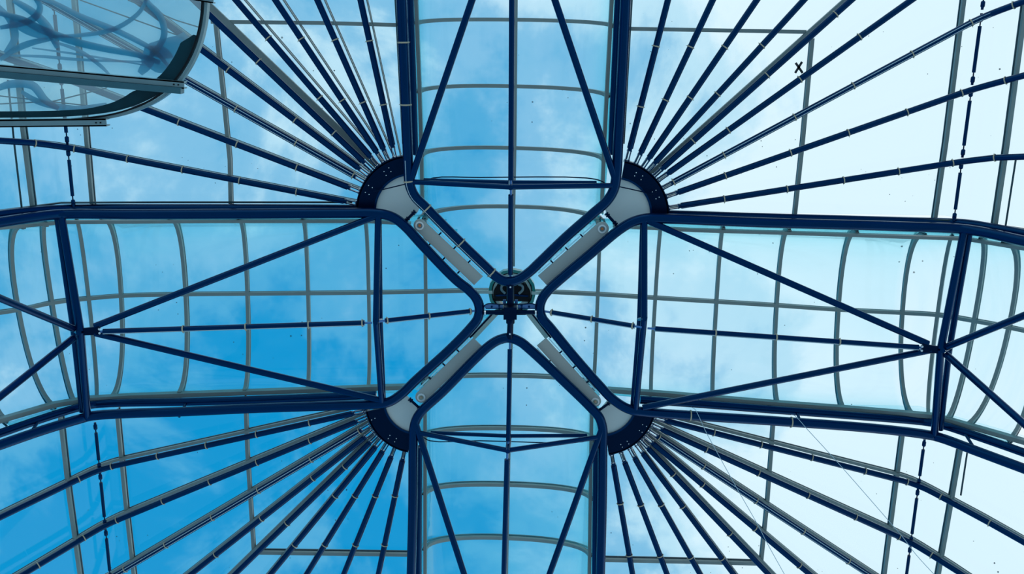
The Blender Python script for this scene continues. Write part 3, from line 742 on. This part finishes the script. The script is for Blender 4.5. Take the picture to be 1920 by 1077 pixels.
# ------------------------------------------------------------------ hub in the middle
def fb(x0, y0, x1, y1, h, th):   # rectangle given by photo position, at height h
    return [flat(x0, y0, h), flat(x1, y0, h), flat(x1, y1, h), flat(x0, y1, h)], th
hub = empty('hub', flat(957, 590, 0), 'navy hub bracket joining the four folded tubes at the crossing', 'hub bracket')
MB().prism(fb(944, 577, 969, 600, -.25, 0)[0], .3).build('block', M['navy_dark'], hub)
MB().tube([flat(957, 598, -.12), flat(957, 606, -.12), flat(957, 607, -.12), flat(956, 634, -.05)], [.085, .085, .062, .062], 14).build('lower_sleeve', M['navy_dark'], hub)
MB().disc(flat(956, 627, -.15), .018, .02, 12).build('bolt', M['chrome'], hub); MB().disc(flat(957, 539, -.05-.08), .018, .02, 12).build('bolt', M['chrome'], hub)
MB().tube([flat(957, 525, -.02), flat(957, 580, -.02)], .07, 14).build('upper_post', M['navy_dark'], hub)
for s in (-1, 1):
    X = lambda x: 957+s*x
    MB().tube([flat(X(12), 586, -.05), flat(X(28), 586, -.05), flat(X(30), 586, -.05), flat(X(50), 586, -.05)], [.055, .055, .045, .045], 14).build('arm', M['navy_dark'], hub)
    MB().tube([flat(X(46), 587, -.06), flat(X(49), 587, -.06)], .062, 14).build('arm_collar', M['chrome'], hub)
    a, b = flat(X(14), 572, .02), flat(X(48), 580, .02)
    MB().prism([flat(X(14), 571, .02), flat(X(46), 571, .02), flat(X(49), 575, .02), flat(X(46), 580, .02), flat(X(14), 580, .02)], .02).build('bolted_plate', M['blue_steel'], hub)
    for bx, by in ((21, 574), (21, 579), (35, 576)): MB().disc(flat(X(bx), by, -.01), .022, .03, 6).build('bolt', M['navy'], hub)
    MB().tube(smooth([flat(X(x), y, -.04) for x, y in ((2, 571), (20, 571), (42, 570), (48, 573), (51, 578))], 4), .011, 6).build('cable', M['navy_dark'], hub)
    MB().prism([flat(X(8), 563, .1), flat(X(14), 563, .1), flat(X(14), 571, .1), flat(X(8), 571, .1)], .05).build('clip', M['blue_steel'], hub)
for s, pts, lab in ((-1, [(933, 586), (888, 634)], 'pale grey diagonal stay behind the hub, leaning down to the left'), (1, [(990, 588), (1026, 634)], 'pale grey diagonal stay behind the hub, leaning down to the right')):
    mb = MB(); a, b = flat(*pts[0], .45), flat(*pts[1], .45); mb.sweep([a, b], .045, 0, .05, None, 0); mb.sweep([a+Vector((s*.075, 0, 0)), b+Vector((s*.075, 0, 0))], .018, 0, .06, None, 1)
    o = mb.build('stay', [M['creamring'], M['navy_dark']]); tag(o, lab, 'stay')
vc = flat(960, 549, .85)
vent = empty('roof_vent', vc, 'round dark roof vent in a teal ring, just behind the hub', 'vent')
MB().disc(vc, .485, .16, 16, .425).build('outer_ring', M['teal'], vent)
MB().disc(vc+Vector((0, 0, .03)), .425, .10, 40, .395).build('seal', M['black'], vent)
MB().disc(vc+Vector((0, 0, .06)), .395, .22, 40, .34).build('inner_ring', M['creamring'], vent)
n = 26; pts = []
for i in range(n+1):
    a = math.radians(200)*i/n+math.radians(-100)
    pts.append(vc+Vector((math.sin(a)*.345*1.1, -math.cos(a)*.31+.05, .05)))
pts = [p for p in pts]
MB().prism(pts+[vc+Vector((.345, .2, .05)), vc+Vector((-.345, .2, .05))], .3).build('dark_bowl', M['black'], vent)
for s in (-1, 1):
    MB().tube(smooth([vc+Vector((s*x, y, .035)) for x, y in ((.13, -.17), (.21, -.13), (.215, -.05), (.14, .03))], 5), .028, 10).build('curved_blade', M['channel'], vent)
    MB().tube([vc+Vector((s*.05, .06, .04)), vc+Vector((s*.33, .08, .04))], .022, 10).build('crossbar', M['navy'], vent)
    MB().sweep([vc+Vector((s*.40, -.0, -.01)), vc+Vector((s*.72, .0, -.01))], .032, 0, .05).build('arm', M['creamring'], vent)

# ------------------------------------------------------------------ loose cords and the taped cross
def cord(pts, label, h=-.15, hs=None):
    P = smooth([flat(x, y, (h if hs is None else hs[i])) for i, (x, y) in enumerate(pts)], 5)
    o = MB().tube(P, .006, 6).build('cord', M['wire']); tag(o, label, 'cord')
cord([(1296, 764), (1303, 768), (1312, 785), (1322, 807), (1360, 877), (1385, 922), (1422, 987), (1440, 1022), (1475, 1085)], 'thin slack cord hanging from the lower right beam, the one nearer the hub')
cord([(1484, 778), (1490, 780), (1515, 807), (1570, 867), (1667, 978), (1692, 1007), (1717, 1040), (1760, 1087)], 'thin slack cord hanging from the lower right beam, the one nearer the right edge')
mb = MB()
for a, b in (((1492, 118), (1505, 137)), ((1504, 116), (1491, 137))):
    mb.sweep([flat(*a, HG+.1), flat(*b, HG+.1)], .022, 0, .008)
o = mb.build('taped_cross', M['tape']); tag(o, 'small dark taped X on the glass of the upper right fan', 'tape mark')

# ------------------------------------------------------------------ glass canopy hanging below the roof, upper left
HC = -9.6
def cf(x, y, dh=0.): return flat(x, y, HC+dh)
cv = empty('glass_canopy', cf(200, 100), 'round-cornered glass canopy on steel channels, in the upper left corner', 'canopy')
outer = [(372, -120), (384, -60), (388, 0), (384, 45), (374, 85), (357, 123), (335, 155), (318, 172), (292, 190), (262, 204), (228, 215), (190, 222), (120, 228), (0, 230), (-60, 230)]
outer = [(p.x, p.y) for p in smooth([Vector((x, y, 0)) for x, y in outer], 5)]
op = [cf(x, y) for x, y in outer]
MB().prism(op+[cf(-60, -120)], .022).build('glass_pane', M['lift_glass'], cv)
MB().sweep(op, .013, -.03, .05, None).build('edge_rim', M['channel'], cv)
MB().sweep([cf(x-7, y-3, -.012) for x, y in outer], .008, -.03, .02).build('edge_seal', M['black'], cv)
# dark printed border of the pane, from the middle of the curve on
fi, fo = [], []
for i, (x, y) in enumerate(outer):
    if y < 62: continue
    t = min(1, (y-62)/30); nx, ny = 0, 0
    a, b = outer[max(0, i-1)], outer[min(len(outer)-1, i+1)]
    tx, ty = b[0]-a[0], b[1]-a[1]; l = math.hypot(tx, ty); nx, ny = ty/l, -tx/l
    wd = (2+24*t) if y < 205 else 26-14*min(1, (y-205)/20)
    fo.append((x-nx*9*(1 if nx >= 0 else 1), y-ny*9)); fi.append((x-nx*(9+wd), y-ny*(9+wd)))
mb = MB(); vs = [cf(x, y, -.006) for x, y in fo]+[cf(x, y, -.006) for x, y in fi]; k = len(fo)
vs2 = [v+Vector((0, 0, .005)) for v in vs]
fs = []
for i in range(k-1):
    fs.append([i, i+1, k+i+1, k+i]); fs.append([2*k+i, 2*k+i+1, 3*k+i+1, 3*k+i]); fs.append([i, i+1, 2*k+i+1, 2*k+i]); fs.append([k+i, k+i+1, 3*k+i+1, 3*k+i])
fs += [[0, k, 3*k, 2*k], [k-1, 2*k-1, 4*k-1, 3*k-1]]
mb.add(vs+vs2, fs); mb.build('dark_border', M['frit'], cv)
M['channel_shaded'] = mat('shaded_teal_steel', (.03, .13, .17), .35, 0, .1, .4, vary=.15)  # darker channel colour, with the shade of the bottom face painted in
def channel(pp, wd, dp, parent, ledge=0):
    P = [cf(x, y, -.09) for x, y in pp]
    t = (P[-1]-P[0]).normalized(); s = t.cross(Vector((0, 0, 1))).normalized()
    if s.y < 0: s = -s
    mb = MB(); mb.sweep(P, wd, 0, .012)                       # web
    for sg in (-1, 1): mb.sweep([p+s*sg*(wd-.006) for p in P], .006, 0, dp)
    o = mb.build('channel', M['channel'], parent)
    if ledge:                                                # channel's shaded bottom face, made as a separate dark board
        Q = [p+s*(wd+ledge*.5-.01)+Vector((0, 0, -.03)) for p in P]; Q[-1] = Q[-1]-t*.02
        mb = MB(); mb.sweep(Q, ledge*.5, 0, .10); mb.build('shaded_bottom_face', M['channel_shaded'], parent)
    for q in (.05, .09):
        MB().disc(P[-1]-t*q+Vector((0, 0, -.008)), .007, .01, 10).build('screw', M['black'], o)
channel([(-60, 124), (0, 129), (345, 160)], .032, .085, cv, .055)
channel([(-60, 233), (0, 232), (199, 230)], .034, .085, cv)
channel([(330, -12), (400, 0)], .030, .07, cv)
# reflections in the pane, imitated by blue bands laid on it
tr = [([(-20, 20), (20, 30), (45, 38), (70, 52), (95, 62), (140, 78), (200, 92), (262, 104), (300, 118)], .035), ([(60, -10), (75, 12), (66, 32), (40, 44), (0, 52)], .030),
      ([(100, 68), (150, 66), (215, 54), (262, 22), (278, -10)], .020), ([(268, -10), (278, 6), (300, 30), (308, 62), (298, 88), (280, 108)], .030),
      ([(25, 0), (60, 22), (88, 50), (100, 72), (108, 90)], .040), ([(50, -10), (100, 5), (150, 30), (215, 56), (260, 78), (290, 96), (325, 135)], .026),
      ([(0, 112), (30, 92), (60, 80), (100, 72)], .028), ([(100, 78), (150, 96), (190, 125), (205, 140)], .018), ([(20, 104), (80, 106), (150, 112), (268, 116)], .014), ([(60, 90), (160, 104), (270, 122)], .010),
      ([(-10, 168), (20, 158), (60, 160), (85, 188), (110, 204)], .040), ([(40, 172), (70, 190), (140, 204), (200, 196)], .030), ([(262, 138), (275, 122), (288, 108)], .045),
      ([(280, 92), (305, 92), (335, 84), (352, 68)], .09), ([(268, 100), (300, 112), (322, 122)], .12), ([(20, 34), (52, 50), (92, 68)], .07), ([(-10, 5), (20, 40), (28, 70), (10, 100)], .035)]
mbs = MB()
for i, (pp, wd) in enumerate(tr):
    P = smooth([cf(x, y, .03+.0035*i) for x, y in pp], 6); n = len(P)
    vs = []
    for j, p in enumerate(P):
        t = (P[min(j+1, n-1)]-P[max(j-1, 0)]).normalized(); s = t.cross(Vector((0, 0, 1))).normalized(); w_ = wd*(.55+.45*math.sin(math.pi*j/(n-1)))
        vs += [p-s*w_, p+s*w_, p+s*w_+Vector((0, 0, .003)), p-s*w_+Vector((0, 0, .003))]
    fs = [[0, 1, 2, 3], [4*n-4, 4*n-3, 4*n-2, 4*n-1]]
    for j in range(n-1):
        for k2 in range(4): fs.append([4*j+k2, 4*j+(k2+1) % 4, 4*j+4+(k2+1) % 4, 4*j+4+k2])
    mbs.add(vs, fs)
mbs.build('painted_reflections', M['canopy_reflection'], cv)
for pp in ([(150, 0), (330, 65), (372, 82)], [(240, 0), (330, 38), (376, 52)], [(0, 180), (180, 200), (290, 180)], [(0, 195), (100, 190), (200, 165)]):
    MB().tube([cf(x, y, .10) for x, y in pp], .006, 6).build('wire', M['gasket'], cv)
